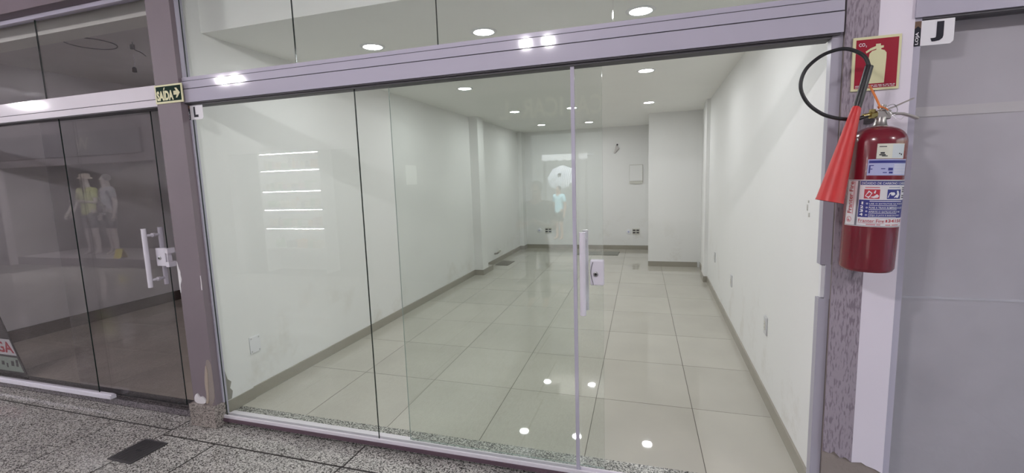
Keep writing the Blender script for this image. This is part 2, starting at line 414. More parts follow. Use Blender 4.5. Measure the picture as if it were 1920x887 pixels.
# sliding door, run back behind the second pane
def handle(dx, yg, z0, z1, parent, yo, yi, r=.0155, m=WHITE_L):
    for y, nm in ((yo, 'handle'), (yi, 'handle')):
        mb = MB().tube([(dx, y, z0), (dx, y, z1)], r, 16)
        for z in (z0+.05, z1-.05):
            mb.tube([(dx, y, z), (dx, yg + (-.002 if y < yg else .010), z)], .009, 12)
            mb.tube([(dx, yg + (-.006 if y < yg else .008), z), (dx, yg + (0 if y < yg else .014), z)], .014, 14)
        h = mb.build(nm, m, parent)
d1 = thing('door_1', '', '', (1.98, .045, .012)); del d1['label'], d1['category']; d1['kind'] = 'structure'
pane('glass_pane', 1.40, 2.562, .041, .012, 2.12, GLASS, EDGE_L, d1)
handle(2.466, .045, .862, 1.285, d1, -.004, .10)
def lock(x0, x1, z0, z1, parent, right=True):
    lk = MB().box(x0, x1, .029, .041, z0, z1).box(x0, x1, .049, .066, z0, z1).build('lock', WHITE_L, parent, bevel=.006)
    cx = x0 + (x1-x0)*.42; cz = (z0+z1)/2 - .006
    MB().lathe([(.013, .029), (.013, .024), (.010, .022), (.0, .022)], 20, (cx, 0, cz), axis='y').build('lock_ring', STEEL, lk)
    MB().lathe([(.0065, .0222), (.0065, .0212), (0, .0212)], 16, (cx, 0, cz), axis='y').build('keyhole', BLACK, lk)
    return lk
lk = lock(2.498, 2.566, 1.010, 1.140, d1)
MB().tube([(2.513-.011*math.sin(PI*min(1, t*1.1)), .0285, 1.130-.118*t) for t in [i/10 for i in range(11)]], .0016, 6).build('cover_seam', GROOVE, lk)

# downlights
def downlight(x, y, label):
    t = thing('ceiling_light', label, 'light', (x, y, ZC), group=None)
    MB().lathe([(.068, ZC-.006), (.088, ZC-.004), (.092, ZC), (.068, ZC)], 32, (x, y, 0), caps=False).build('frame', WHITE, t)
    MB().lathe([(0, ZC-.003), (.07, ZC-.003)], 32, (x, y, 0), caps=False).build('diffuser', DISC, t)
    return t
def set_label(o, l): o['label'] = l
LP = [(.80, .845, 'round ceiling light near the left wall, nearest to the glass front'),
      (1.68, .845, 'round ceiling light in the middle column, nearest to the glass front'),
      (2.718, .845, 'round ceiling light near the right wall, nearest to the glass front'),
      (.80, 2.59, 'round ceiling light near the left wall, in the second row from the glass'),
      (2.72, 2.57, 'round ceiling light near the right wall, in the second row from the glass'),
      (.78, 4.56, 'round ceiling light near the left wall, level with the left column'),
      (1.64, 4.61, 'round ceiling light in the middle, seen behind the door edge strip'),
      (2.72, 4.66, 'round ceiling light near the right wall, just before the closet'),
      (.74, 6.46, 'round ceiling light at the left of the farthest row'),
      (1.63, 6.53, 'round ceiling light at the right of the farthest row')]
proto = None
for x, y, l in LP:
    if proto is None: proto = downlight(x, y, l)
    else:
        c = copy_tree(proto); c.location = (x, y, ZC); c['label'] = l
for o in C.objects:
    if o.name.startswith('ceiling_light'): o['group'] = 'round ceiling lights in the empty shop'

# things on the walls
def cover_plate(name, label, x, side, y0, y1, z0, z1, dots):
    """plate on a side wall: side=1 left wall (faces +X), -1 right wall"""
    t = thing(name, label, 'wall plate', (x, (y0+y1)/2, z0))
    MB().box(min(x, x+side*.009), max(x, x+side*.009), y0, y1, z0, z1).build('plate', WHITE, t, bevel=.003)
    for y, z in dots:
        MB().lathe([(.005, x+side*.0085), (.005, x+side*.0105), (0, x+side*.0105)], 10, (0, y, z), axis='x').build('screw', STEEL, t)
    return t
cover_plate('blank_plate', 'square white blank cover plate low on the left wall by the glass', XL+.0, 1, .272, .365, .335, .46, [(.285, .35), (.352, .348), (.285, .447), (.352, .445)])
def socket(label, y, z0, z1):
    t = thing('wall_socket', label, 'socket', (XR, y, z0))
    MB().box(XR-.010, XR, y-.037, y+.037, z0, z1).build('plate', SOCK, t, bevel=.004)
    MB().box(XR-.013, XR-.009, y-.017, y+.017, (z0+z1)/2-.03, (z0+z1)/2+.03).build('socket_face', OFFWHITE, t, bevel=.003)
    for dz in (-.012, .012):
        MB().lathe([(.003, XR-.0125), (.003, XR-.0138), (0, XR-.0138)], 8, (0, y, (z0+z1)/2+dz), axis='x').build('hole', BLACK, t)
socket('white socket low on the right wall, the one nearest to the glass front', 1.123, .455, .578)
socket('white socket low on the right wall, second from the glass front', 2.60, .437, .556)
socket('small white socket low on the right wall, the farthest, near the column', 3.917, .442, .566)
t = thing('electrical_panel', 'square white fuse box lid on the back wall beside the closet', 'fuse box', (2.45, YB, 1.37))
MB().box(2.30, 2.57, YB-.018, YB, 1.395, 1.775).build('panel_lid', OFFWHITE, t, bevel=.006)
MB().box(2.305, 2.565, YB-.028, YB-.018, 1.44, 1.765).build('panel_door', WALL, t, bevel=.004)
MB().prism_xz([(2.30, 1.395), (2.435, 1.375), (2.57, 1.395), (2.57, 1.41), (2.30, 1.41)], YB-.024, YB).build('lower_lip', OFFWHITE, t)
t = thing('wall_hook', 'small metal hook bracket hanging high on the back wall', 'hook', (2.03, YB, 2.05))
MB().lathe([(.018, YB-.008), (.018, YB)], 12, (2.055, 0, 2.20), axis='y').build('screw_cap', DARKGREY, t)
MB().prism_xz([(1.985, 2.03), (2.005, 2.025), (2.10, 2.13), (2.06, 2.15), (2.04, 2.20), (2.03, 2.19)], YB-.03, YB).build('bracket', ZINC, t)
def round_plate(x, z, label):
    t = thing('round_socket', label, 'socket', (x, YB, z-.05))
    MB().lathe([(.0, YB-.013), (.045, YB-.012), (.055, YB-.006), (.055, YB)], 24, (x, 0, z), axis='y').build('plate', WHITE, t)
    MB().lathe([(0, YB-.016), (.016, YB-.016), (.016, YB-.010)], 16, (x, 0, z), axis='y').build('socket_face', BLUE_L, t)
def quad_plate(x, z, label):
    t = thing('double_socket', label, 'socket', (x, YB, z-.06))
    MB().box(x-.075, x+.075, YB-.014, YB, z-.062, z+.062).build('plate', OFFWHITE, t, bevel=.004)
    for dx in (-.036, .036):
        for dz in (-.025, .025):
            MB().box(x+dx-.028, x+dx+.028, YB-.017, YB-.013, z+dz-.014, z+dz+.014).build('slot', DARKGREY, t)
round_plate(2.283, .375, 'round white socket low on the back wall, right pair by the closet')
quad_plate(2.435, .383, 'square four-slot socket low on the back wall, right pair by the closet')
round_plate(.34, .40, 'round white socket low on the back wall, left pair')
quad_plate(.55, .40, 'square four-slot socket low on the back wall, left pair')
# pipe stub, floor covers, paper mark
t = thing('pipe_stub', 'short capped water pipe poking out of the left wall behind the column', 'pipe', (XL, 5.75, .19))
MB().tube([(XL-.02, 5.72, .185), (XL+.06, 5.72, .20), (XL+.095, 5.72, .235)], .017, 12).build('pipe', ZINC, t)
MB().tube([(XL+.085, 5.72, .225), (XL+.125, 5.72, .265)], .021, 12).build('cap', OFFWHITE, t)
tag(bx(.02, .26, 5.58, 6.0, .0003, .009).build('floor_cover', mat('grey_rubber_sheet', (.16, .15, .125), .6)), 'flat dark grey cover sheet on the tiles behind the left column', 'cover')
tag(bx(1.30, 2.12, 6.88, 7.32, .0003, .008).build('floor_mat', mat('grey_green_sheet', (.20, .20, .17), .4)), 'thin grey sheet lying on the tiles before the back wall', 'mat')
tag(MB().box(XL-.001, XL+.0012, 2.66, 2.93, 1.53, 1.765).build('paper_sheet', mat('thin_paper', (.90, .90, .88), .6)), 'pale blank paper sheet stuck on the left wall', 'paper')
t = thing('wall_plug_remains', 'small scraped plug remains on the right wall close to the jamb', 'mark', (XR, .345, 1.32))
SCR = mat('scraped_paint', (.55, .54, .50), .8)
for (y, z, s_) in ((.36, 1.37, .03), (.33, 1.335, .02), (.345, 1.40, .012)): MB().box(XR-.003, XR+.001, y-.006, y+.006, z-s_/2, z+s_/2).build('scrape', SCR, t)

# ================================================================== LEFT PILLAR
PX0, PX1, PY = -.207, -.008, -.06
pl = thing('pillar', 'purple-grey painted pillar with flaking paint and granite foot, between the two shopfronts', 'pillar', (-.107, -.06, -.05))
MB().box(PX0, PX1, PY, .012, .10, 3.1).build('shaft', PURPLE, pl)
MB().box(-.226, .004, -.086, .012, -.05, .108).build('granite_foot', GRAN_FOOT, pl, bevel=.005)
def chip(name, pts, y, parent, m, th=.0025):
    for _ in range(2): pts = [(a[0]*k+b[0]*(1-k), a[1]*k+b[1]*(1-k)) for a, b in zip(pts, pts[1:]+pts[:1]) for k in (.75, .25)]
    c = MB().prism_xz(pts, y-th, y+.001).build(name, m, parent); return c
chip('paint_chip', [(PX0, .86), (PX0+.012, .90), (PX0+.008, .93), (PX0+.028, .965), (PX0+.02, 1.0), (PX0+.024, 1.02), (PX0+.012, 1.045), (PX0+.004, 1.085), (PX0, 1.09)][::1], PY, pl, CHIP)
chip('paint_chip', [(-.018, .905), (-.0095, .90), (-.010, 1.0), (-.015, 1.0), (-.013, .96)], PY, pl, CHIP)
chip('cement_patch', [(-.095, .11), (-.01, .108), (-.0085, .40), (-.03, .43), (-.055, .42), (-.06, .35), (-.075, .27), (-.085, .19)], PY, pl, CEMENT, .0018)
chip('filler_lump', [(-.095, .112), (-.075, .16), (-.085, .25), (-.07, .34), (-.055, .40), (-.045, .34), (-.055, .26), (-.06, .17), (-.07, .112)][::-1][::-1], PY-.0015, pl, mat('ochre_filler', (.40, .33, .275), .9, bump=.7, bscale=60), .004)
chip('filler_lump', [(-.185, .108), (-.10, .108), (-.085, .135), (-.115, .165), (-.145, .15), (-.16, .185), (-.19, .15)], PY-.001, pl, CHIP, .008)
# bare cement on the shop wall's front edge
struct('wall_left_bare_patch', MB().prism_yz([(.02, .09), (.075, .09), (.088, .14), (.07, .17), (.085, .21), (.058, .24), (.045, .30), (.02, .33)], XL+.0115, XL+.0145), mat('patch_cement', (.30, .29, .255), .9, bump=.6, bscale=40))

# exit sign on the pillar and header
def exit_sign():
    x0, z0, W_, H_ = -.207, 2.098, .229, .113; y = -.066
    t = thing('exit_sign', 'dark green SAÍDA exit sign with an arrow, fixed on the pillar', 'sign', (x0+W_/2, y, z0))
    MB().box(x0, x0+W_, y, y+.006, z0, z0+H_).build('plate', CREAM, t)
    fn = plane_front(x0, y-.0008, z0)
    rect(MB(), .011, .012, W_-.009, H_-.010, fn).build('green_field', SIGN_GREEN, t)
    fn = plane_front(x0, y-.0016, z0); mb = MB()
    put_text(mb, 'SAIDA', .015, .017, .140, .060, fn, bold=.05)
    poly(mb, [(.076, .080), (.083, .080), (.090, .097), (.079, .094)], fn)
    mb.build('lettering', CREAM, t)
    poly(poly(MB(), [(.158, .046), (.187, .046), (.193, .057), (.187, .070), (.158, .070)], fn), [(.174, .028), (.186, .028), (.212, .057), (.186, .088), (.170, .088), (.190, .057)], fn).build('arrow', CREAM, t)
exit_sign()

def shop_letter(letter, x0, z0, label, strip):
    W_, H_ = .125, .092; y = -.0140 if letter == 'L' else -.0290
    t = thing('shop_letter_sign', label, 'sign', (x0+W_/2, y, z0))
    c = .010
    MB().prism_xz([(x0, z0), (x0+W_-c, z0), (x0+W_, z0+c), (x0+W_, z0+H_), (x0, z0+H_)], y, y+.0014).build('sticker', PAPER, t)
    fn = plane_front(x0, y-.0006, z0); mb = MB()
    rect(mb, 0, 0, .021, .060, fn, 0); poly(mb, [(0, .060), (.021, .060), (.021, .064), (.0105, .074), (0, .064)], fn, 0)
    rect(mb, 0, .074, .021, H_, fn, 1); poly(mb, [(0, .064), (.0105, .074), (0, .074)], fn, 1); poly(mb, [(.021, .064), (.021, .074), (.0105, .074)], fn, 1)
    mb.build('dark_strip', [BLACKP, BROWN], t)
    mb = MB(); put_text(mb, 'LOJA', .004, .006, .013, .046, plane_front(x0, y-.0012, z0), bold=.02, turn=True); mb.build('lettering', PAPER, t)
    mb = MB()
    if letter == 'L': put_text(mb, 'L', .050, .014, .037, .064, plane_front(x0, y-.0012, z0), bold=.045)
    else: put_text(mb, 'J', .052, .012, .040, .072, plane_front(x0, y-.0012, z0), bold=.045)
    mb.build('shop_letter', BLACKP, t)
shop_letter('L', -.016, 1.994, 'white LOJA L sticker in the top left corner of the clear glass', True)
shop_letter('J', 3.760, 2.016, 'white LOJA J sticker in the top left corner of the grey shopfront', True)

# ================================================================== RIGHT PILLAR
pr_ = thing('pillar', 'pillar with scratched purple plaster and a white stripe, behind the fire extinguisher', 'pillar', (3.645, -.03, -.05))
MB().box(3.532, 3.76, -.024, .03, -.05, 3.1).build('core', CEMENT, pr_)
MB().prism_xz([(3.532, .31), (3.56, .30), (3.575, .312), (3.60, .285), (3.62, .29), (3.643, .27), (3.643, 3.1), (3.532, 3.1)], -.031, -.024).build('purple_plaster', STREAK, pr_)
MB().prism_xz([(3.643, .27), (3.68, .275), (3.70, .262), (3.735, .25), (3.76, .235), (3.76, 3.1), (3.643, 3.1)], -.030, -.024).build('white_stripe', BAND, pr_)

# CO2 sign behind the hose
def co2_sign():
    x0, x1, z0, z1 = 3.558, 3.718, 1.862, 2.068; y = -.038; W_ = x1-x0; H_ = z1-z0
    t = thing('extinguisher_sign', 'red CO2 sign with a cream fire extinguisher symbol on the pillar', 'sign', ((x0+x1)/2, y, z0))
    MB().box(x0, x1, y, y+.006, z0, z1).build('plate', CREAM, t)
    rect(MB(), .010, .009, W_-.009, H_-.010, plane_front(x0, y-.0008, z0)).build('red_field', SIGN_RED, t)
    fn = plane_front(x0, y-.0015, z0); mb = MB()
    body = [(.050, .026), (.110, .026), (.113, .120), (.1125, .140), (.105, .150), (.094, .154), (.094, .158), (.102, .160), (.102, .168), (.092, .168), (.092, .176), (.076, .176), (.076, .168), (.058, .161), (.043, .150), (.045, .143), (.060, .152), (.078, .158), (.078, .154), (.064, .150), (.056, .140), (.054, .120)]
    poly(mb, body, fn); mb.build('extinguisher_symbol', CREAM, t)
    mb = MB(); put_text(mb, 'CO', .019, .170, .021, .013, fn, bold=.02); put_text(mb, '2', .042, .167, .004, .006, fn, bold=.02)
    for k in range(2):
        u = .014
        while u < W_-.018:
            l = rnd.uniform(.006, .016); rect(mb, u, .0125+.0055*k, min(u+l, W_-.013), .0148+.0055*k, fn); u += l+.003
    mb.build('lettering', PAPER, t)
co2_sign()

# ------------------------------------------------------------------ fire extinguisher
EO = Vector((3.604, -.150, 1.160)); TILT = .032; R = .0885
ex = thing('fire_extinguisher', 'red carbon dioxide fire extinguisher with black hose and horn hung on the pillar', 'extinguisher', EO, (0, TILT, 0))
RINV = Matrix.Rotation(-TILT, 3, 'Y')
def E(x, y, z): return RINV @ (Vector((x, y, z))-EO)
prof = [(0, .004), (.070, .004), (.078, .0), (.083, .004), (R, .014), (R, .490)]
for k in range(1, 10):
    a = k/9*PI/2*.93; prof.append((.024+(R-.024)*math.cos(a), .490+.060*math.sin(a)))
MB().lathe(prof, 56).build('cylinder', RED, ex, True)
MB().lathe([(.026, .540), (.026, .552), (.022, .556), (.018, .575), (.018, .585)], 24).build('neck_ring', ZINC, ex, True)
v0 = E(3.625, -.15, 1.748)
mb = MB().box(v0.x-.020, v0.x+.026, v0.y-.014, v0.y+.014, v0.z-.012, v0.z+.022)
mb.tube([E(3.622, -.15, 1.745), E(3.628, -.15, 1.79)], .010, 12)
mb.build('valve', ZINC, ex, True, bevel=.004)
mb = MB().tube([E(3.560, -.165, 1.752), E(3.606, -.155, 1.757)], .0075, 12)
mb.tube([E(3.583, -.16, 1.7535), E(3.604, -.155, 1.757)], [.0135, .0135], 6)
mb.tube([E(3.592, -.158, 1.742), E(3.592, -.158, 1.775)], [.010, .010], 6)
mb.build('hose_coupling', BRASS, ex, True)
def bar(pts, w_, th):
    mb = MB(); v = []
    P = [E(*p) for p in pts]
    for i, p in enumerate(P):
        t_ = (P[min(i+1, len(P)-1)]-P[max(i-1, 0)]).normalized(); b = Vector((0, 1, 0)); n = t_.cross(b).normalized()
        for a, c in ((-1, -1), (1, -1), (1, 1), (-1, 1)): v.append(p+b*w_*a+n*th*c)
    f = [(i*4+j, i*4+(j+1) % 4, i*4+4+(j+1) % 4, i*4+4+j) for i in range(len(P)-1) for j in range(4)]
    f += [(3, 2, 1, 0), tuple(len(v)-4+k for k in range(4))]
    return mb.add(v, f)
bar([(3.612, -.15, 1.762), (3.640, -.15, 1.772), (3.665, -.15, 1.781), (3.69, -.15, 1.793), (3.72, -.15, 1.806)], .010, .0022).build('squeeze_lever', ZINC, ex, True, bevel=.001)
bar([(3.618, -.15, 1.752), (3.655, -.15, 1.756), (3.69, -.15, 1.753), (3.715, -.15, 1.744), (3.738, -.15, 1.732)], .011, .004).build('carrying_handle', ZINC, ex, True, bevel=.002)
MB().tube([E(3.596+.02*math.sin(2*PI*k/20)*0+.018*math.cos(2*PI*k/20)+.055, -.163+.004*math.sin(k), 1.768+.020*math.sin(2*PI*k/20)) for k in range(20)], .0011, 6, closed=True).build('safety_pin_ring', STEEL, ex, True)
MB().tube([E(3.628, -.168, 1.772), E(3.645, -.172, 1.755), E(3.66, -.172, 1.735), E(3.68, -.17, 1.732), E(3.692, -.165, 1.745)], .0008, 5).build('seal_wire', STEEL, ex, True)
bar([(3.572, -.172, 1.862), (3.592, -.172, 1.822), (3.613, -.168, 1.778)], .0014, .0034).build('seal_strap', ORANGE, ex, True)
MB().tube([E(3.628+.014*math.cos(a), -.15+.019*math.sin(a), 1.775-.010*math.cos(a)) for a in [2*PI*k/18 for k in range(18)]], .0026, 6, closed=True).build('seal_loop', ORANGE, ex, True)
# hose: a loop from the coupling round to the grip
hp = [(3.575, -.163, 1.752), (3.535, -.172, 1.741), (3.50, -.178, 1.743), (3.463, -.18, 1.750), (3.42, -.18, 1.768), (3.375, -.18, 1.806), (3.348, -.18, 1.855), (3.345, -.18, 1.900), (3.362, -.18, 1.943), (3.40, -.18, 1.978), (3.44, -.18, 1.996), (3.482, -.18, 2.001), (3.52, -.18, 1.988), (3.548, -.185, 1.963), (3.560, -.19, 1.93)]
def spline(pts, n=8):
    P = [Vector(p) for p in pts]; P = [P[0]*2-P[1]] + P + [P[-1]*2-P[-2]]; out = []
    for i in range(1, len(P)-2):
        for k in range(n):
            t = k/n; a, b, c, d = P[i-1:i+3]
            out.append(.5*((2*b)+(c-a)*t+(2*a-5*b+4*c-d)*t*t+(3*b-a-3*c+d)*t**3))
    return out+[P[-2]]
MB().tube([RINV @ (p-EO) for p in spline(hp)], .0068, 12).build('hose', BLACK, ex, True)
ga, gb = E(3.5615, -.19, 1.930), E(3.527, -.197, 1.775)
MB().tube([ga, ga+(gb-ga)*.02, gb], [.0125, .0135, .0135], 16).build('horn_grip', BLACK, ex, True)
ha, hb = E(3.527, -.198, 1.785), E(3.452, -.205, 1.432)
d_ = hb-ha
hh = MB().tube([ha, ha+d_*.02, ha+d_*.10, ha+d_*.55, ha+d_*.97, hb], [.012, .0155, .018, .032, .0455, .0475], 28)
hh.f.pop(); hh.m.pop(); hh.sm.pop()
hh.build('discharge_horn', HORN, ex, True)
ip = MB().tube([ha+d_*.35, ha+d_*.97, hb], [.020, .0425, .0465], 28); ip.f = [f[::-1] for f in ip.f]
ip.f.pop(); ip.m.pop(); ip.sm.pop()
ip.build('horn_inside', mat('dark_red_inside', (.22, .02, .02), .5), ex, True)
MB().box(-.02, .02, .06, .125, .40, .44).build('wall_bracket', DARKGREY, ex, True)
MB().box(-.012, .012, .02, .125, .572, .60).build('wall_bracket', DARKGREY, ex, True)
# labels wrap round the cylinder; phi = 0 faces the camera
CDIR = math.atan2(CAM.y-EO.y, CAM.x-EO.x)
def cyl(z0, rr): return lambda u, v: ((R+rr)*math.cos(CDIR+u), (R+rr)*math.sin(CDIR+u), z0+v)
D = math.radians
def crect(mb, a0, z0, a1, z1, rr, m=0): return rect(mb, D(a0), z0, D(a1), z1, cyl(0, rr), m, max(2, int(abs(a1-a0)/5)))
def ctext(mb, s_, a0, z0, a1, z1, rr, m=0, bold=0, turn=False):
    return put_text(mb, s_, D(a0), z0, D(a1)-D(a0), z1-z0, cyl(0, rr), m, bold, turn)
Z0, Z1 = .176, .351; HL = Z1-Z0
def zz(f): return Z0+HL*f
def phi(px, c=1632., h=54.): return math.degrees(math.asin(max(-1, min(1, (px-c)/h))))
lb = crect(MB(), -62, Z0, 96, Z1, .0006).build('instruction_label', LABEL, ex, True)
mb = crect(crect(crect(MB(), -61, zz(.012), 96, zz(.022), .0010), -61, zz(.975), 96, zz(.985), .001), -61, zz(.02), -59.8, zz(.98), .001)
crect(mb, -32.5, zz(.02), -27.5, zz(.98), .001); mb.build('label_border', mat('label_grey_print', (.16, .16, .19), .4), lb, True)
mb = crect(MB(), -26.5, zz(.89), 96, zz(.972), .001); crect(mb, -26.5, zz(.20), 96, zz(.575), .001)
crect(mb, phi(1657), zz(.60), phi(1680), zz(.80), .001)
crect(mb, phi(1659), zz(.835), phi(1678), zz(.845), .001)
mb.build('blue_panels', BLUE, lb, True)
mb = crect(MB(), phi(1616), zz(.60), phi(1644), zz(.80), .001)
ctext(mb, 'Franter Fire', -55, zz(.27), -42, zz(.96), .0012, bold=.012, turn=True)
crect(mb, -40, zz(.25), -39, zz(.96), .0012)
for k in range(28):
    a0 = 2*PI*k/28; a1 = 2*PI*(k+1)/28; c0 = -48; zc = zz(.135); ra = 7.2; rz = ra*D(1)*R
    mb.add([cyl(0, .0012)(D(c0+ra*r_*math.cos(q)), zc+rz*r_*math.sin(q)) for q, r_ in ((a0, 1), (a1, 1), (a1, .86), (a0, .86))], [(0, 1, 2, 3)])
ctext(mb, 'F', -52, zz(.10), -45, zz(.17), .0012, bold=.01, turn=True)
ctext(mb, 'Franter Fire', -24, zz(.095), phi(1656), zz(.165), .0012, bold=.004)
crect(mb, -24, zz(.075), phi(1656), zz(.08), .0012)
ctext(mb, '3415-0', phi(1663), zz(.10), 80, zz(.17), .0012, bold=.02)
crect(mb, phi(1659), zz(.105), phi(1661.5), zz(.16), .0012)
for k, (a0, a1) in enumerate(((-8, 10), (12, 20), (phi(1659), phi(1668)), (phi(1670), 66))): crect(mb, a0, zz(.04), a1, zz(.055), .0012)
crect(mb, phi(1617), zz(.83), phi(1643), zz(.845), .0012)
mb.build('red_print', RED_P, lb, True)
mb = MB()
ctext(mb, 'DIÓXIDO DE CARBONO / CARBON D', -24, zz(.905), 88, zz(.962), .0013, bold=.012)
ctext(mb, '1', phi(1613), zz(.475), phi(1616), zz(.535), .0013, bold=.03)
ctext(mb, '2', phi(1611), zz(.39), phi(1617), zz(.45), .0013, bold=.03)
ctext(mb, '3', phi(1611), zz(.31), phi(1617), zz(.37), .0013, bold=.03)
ctext(mb, '4', phi(1611), zz(.23), phi(1617), zz(.29), .0013, bold=.03)
for s_, f in (('USE O EXTINTOR NA POSIÇÃO', .475), ('PUXE A TRAVA ROMPENDO O LACRE', .39), ('APERTE O GATILHO ATÉ O FIM', .31), ('DIRIJA O JATO À BASE DO FOGO', .23)):
    ctext(mb, s_, phi(1627), zz(f), 78 if f > .35 else 66, zz(f+.042), .0013, bold=.012)
    crect(mb, phi(1627), zz(f-.022), 55, zz(f-.012), .0013)
    for k in range(10):
        q0, q1 = 2*PI*k/10, 2*PI*(k+1)/10; c0 = phi(1623)
        mb.add([cyl(0, .0013)(D(c0+2.0*math.cos(q)*r_), zz(f+.02)+.003*math.sin(q)*r_) for q, r_ in ((q0, 1), (q1, 1), (q1, .5), (q0, .5))], [(0, 1, 2, 3)])
crect(mb, phi(1627), zz(.54), 70, zz(.556), .0013)
fr = lambda px, f: (D(phi(px)), zz(f))
# pictograms: hand pulling a sheet from a book, crouching figure with a nozzle
poly(mb, [fr(1618, .655), fr(1625, .61), fr(1631, .72), fr(1624, .775)], cyl(0, .0013))
poly(mb, [fr(1627, .635), fr(1634, .615), fr(1641, .625), fr(1643, .66), fr(1639, .70), fr(1634, .655)], cyl(0, .0013))
poly(mb, [fr(1633, .72), fr(1636, .71), fr(1637, .775), fr(1635, .78)], cyl(0, .0013))
poly(mb, [fr(1664, .675), fr(1668, .67), fr(1671, .70), fr(1669, .74), fr(1665, .74), fr(1663, .71)], cyl(0, .0013))
poly(mb, [fr(1658, .63), fr(1659.5, .625), fr(1661.5, .70), fr(1665, .73), fr(1664, .745), fr(1660.5, .72)], cyl(0, .0013))
poly(mb, [fr(1669, .625), fr(1676, .625), fr(1678, .69), fr(1676, .77), fr(1673, .775), fr(1674, .70), fr(1671, .66)], cyl(0, .0013))
mb.build('white_print', PAPER, lb, True)
mb = MB()
for f in (.62, .66, .74, .78, .82): crect(mb, phi(1682), zz(f), 90, zz(f+.02), .0012)
mb.build('black_print', BLACKP, lb, True)
l2 = crect(MB(), -16, .367, 74, .426, .0006).build('inspection_label', BLUE_L, ex, True)
mb = crect(MB(), -14, .412, 72, .422, .001)
for k, (a0, f0, a1, f1) in enumerate(((-13, .375, -10, .405), (-13, .402, -4, .405), (-13, .389, -6, .392), (10, .39, 18, .393), (24, .385, 34, .395), (14, .376, 22, .379), (26, .374, 34, .381))): crect(mb, a0, f0, a1, f1, .001)
mb.build('blue_print', BLUE, l2, True)
mb = MB()
for k in range(7): crect(mb, 36, .373+.0052*k, 71, .3752+.0052*k, .001)
mb.build('white_print', PAPER, l2, True)
l3 = crect(MB(), -1, .428, 58, .482, .0011).build('service_sticker', mat('sticker_cream', (.70, .70, .60), .45), ex, True)
mb = crect(MB(), 29, .430, 57, .480, .0014); mb.build('pale_panel', mat('sticker_blue_grey', (.60, .65, .68), .45), l3, True)
mb = MB()
for a0, f0, a1, f1 in ((3, .470, 17, .473), (4, .440, 16, .444), (6, .446, 14, .451), (9, .436, 20, .439), (44, .444, 47, .448), (49, .440, 52, .446)): crect(mb, a0, f0, a1, f1, .0017)
mb.build('black_print', BLACKP, l3, True)

# ================================================================== RIGHT SHOPFRONT (J)
rh = struct('trim_7', MB().box(3.757, 6.0, -.04, .05, 2.12, 2.188).box(3.757, 6.0, -.036, .05, 2.1930, 2.235).box(3.76, 3.784, -.026, .02, -.05, 2.12), LILAC)
MB().box(3.784, 6.0, -.03, .04, 2.112, 2.12).build('track_groove', GROOVE, rh)
pane('window_7', 3.784, 6.0, -.004, .0, 2.118, GLASS_R)
pane('window_8', 3.784, 6.0, -.004, 2.235, 2.80, GLASS_R)
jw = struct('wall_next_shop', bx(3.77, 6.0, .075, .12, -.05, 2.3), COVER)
MB().box(3.77, 6.0, .071, .075, 1.756, 1.795).build('reflection_band', REFLECTION, jw)  # lighter reflected band, painted as a strip behind the pane
MB().box(3.77, 6.0, .071, .075, .997, 1.006).build('reflection_line', PAPER, jw)  # bright reflected line, painted as a thin white strip
struct('trim_8', bx(3.77, 6.0, -.03, .14, -.05, 0), GRAN)
struct('wall_right_end', bx(6.0, 6.3, -.06, .3, -.05, 3.1), PURPLE)
struct('wall_next_shop_top', bx(3.76, 6.0, .1, .2, 2.3, 3.1), GREY_W)

# ================================================================== BEAM AND CORRIDOR SHELL
struct('wall_front_beam', bx(-13, 9, -.10, .0, 2.80, 3.1), PURPLE_D)
struct('trim_9', bx(-6, -.207, -.02, .02, 2.772, 2.80), LILAC)
struct('ceiling_corridor', bx(-13, 9, -4.45, 8, 3.1, 3.2), mat('corridor_ceiling_paint', (.68, .65, .67), .8, vary=.05))

# corridor floor of granite slabs
cfl = struct('floor_corridor', bx(-13, 9, -4.45, .016, -.12, -.0515), JOINT)
def slab(x0, x1, y0, y1):
    MB().box(x0+.006, x1-.006, y0+.007, y1-.007, -.07, -.05+rnd.uniform(-.0004, .0004)).build('granite_slab', GRAN, cfl)
for xs, y0 in (([-5.9, -4.5, -3.2, -1.80, -.30], -.165), ([-.30, 1.106, 2.5, 3.9, 5.3, 6.7, 8.1], -.222)):
    for a, b in zip(xs, xs[1:]): slab(a, b, y0, .016)
r2 = [-5.6, -4.65, -3.7, -2.75, -1.78, -.80, -.30]
for a, b in zip(r2, r2[1:]): slab(a, b, -.84, -.165)
slab(-.30, .155, -.84, -.222)
r3 = [.155+.94*k for k in range(9)]
for a, b in zip(r3, r3[1:]): slab(a, b, -.84, -.222)
for row in range(5):
    y1 = -.84-.7*row; y0 = y1-.7
    off = rnd.uniform(-.4, .4)
    xs = [-10.3+off+.95*k for k in range(20)]
    for a, b in zip(xs, xs[1:]): slab(a, b, y0, y1)

# drain grate in the corridor floor
gx0, gx1, gy0, gy1 = -.352, -.152, -.520, -.296
t = thing('drain_grate', 'dark metal slotted drain grate set in the granite floor', 'drain', ((gx0+gx1)/2, (gy0+gy1)/2, -.05))
MB().box(gx0, gx1, gy0, gy1, -.053, -.0485).build('pan', BLACK, t)
MB().box(gx0, gx0+.012, gy0, gy1, -.049, -.043).box(gx1-.012, gx1, gy0, gy1, -.049, -.043).box(gx0+.012, gx1-.012, gy0, gy0+.012, -.049, -.043).box(gx0+.012, gx1-.012, gy1-.012, gy1, -.049, -.043).build('frame', DARKGREY, t)
nb = 11
for k in range(nb):
    xx = gx0+.012+(gx1-gx0-.024)*(k+.5)/nb
    MB().box(xx-.0048, xx+.0048, gy0+.012, gy1-.012, -.0488, -.044).build('bar', DARKGREY, t)
MB().box((gx0+gx1)/2-.02, (gx0+gx1)/2+.02, (gy0+gy1)/2-.007, (gy0+gy1)/2+.007, -.0445, -.0425).build('lift_hole', BLACK, t)

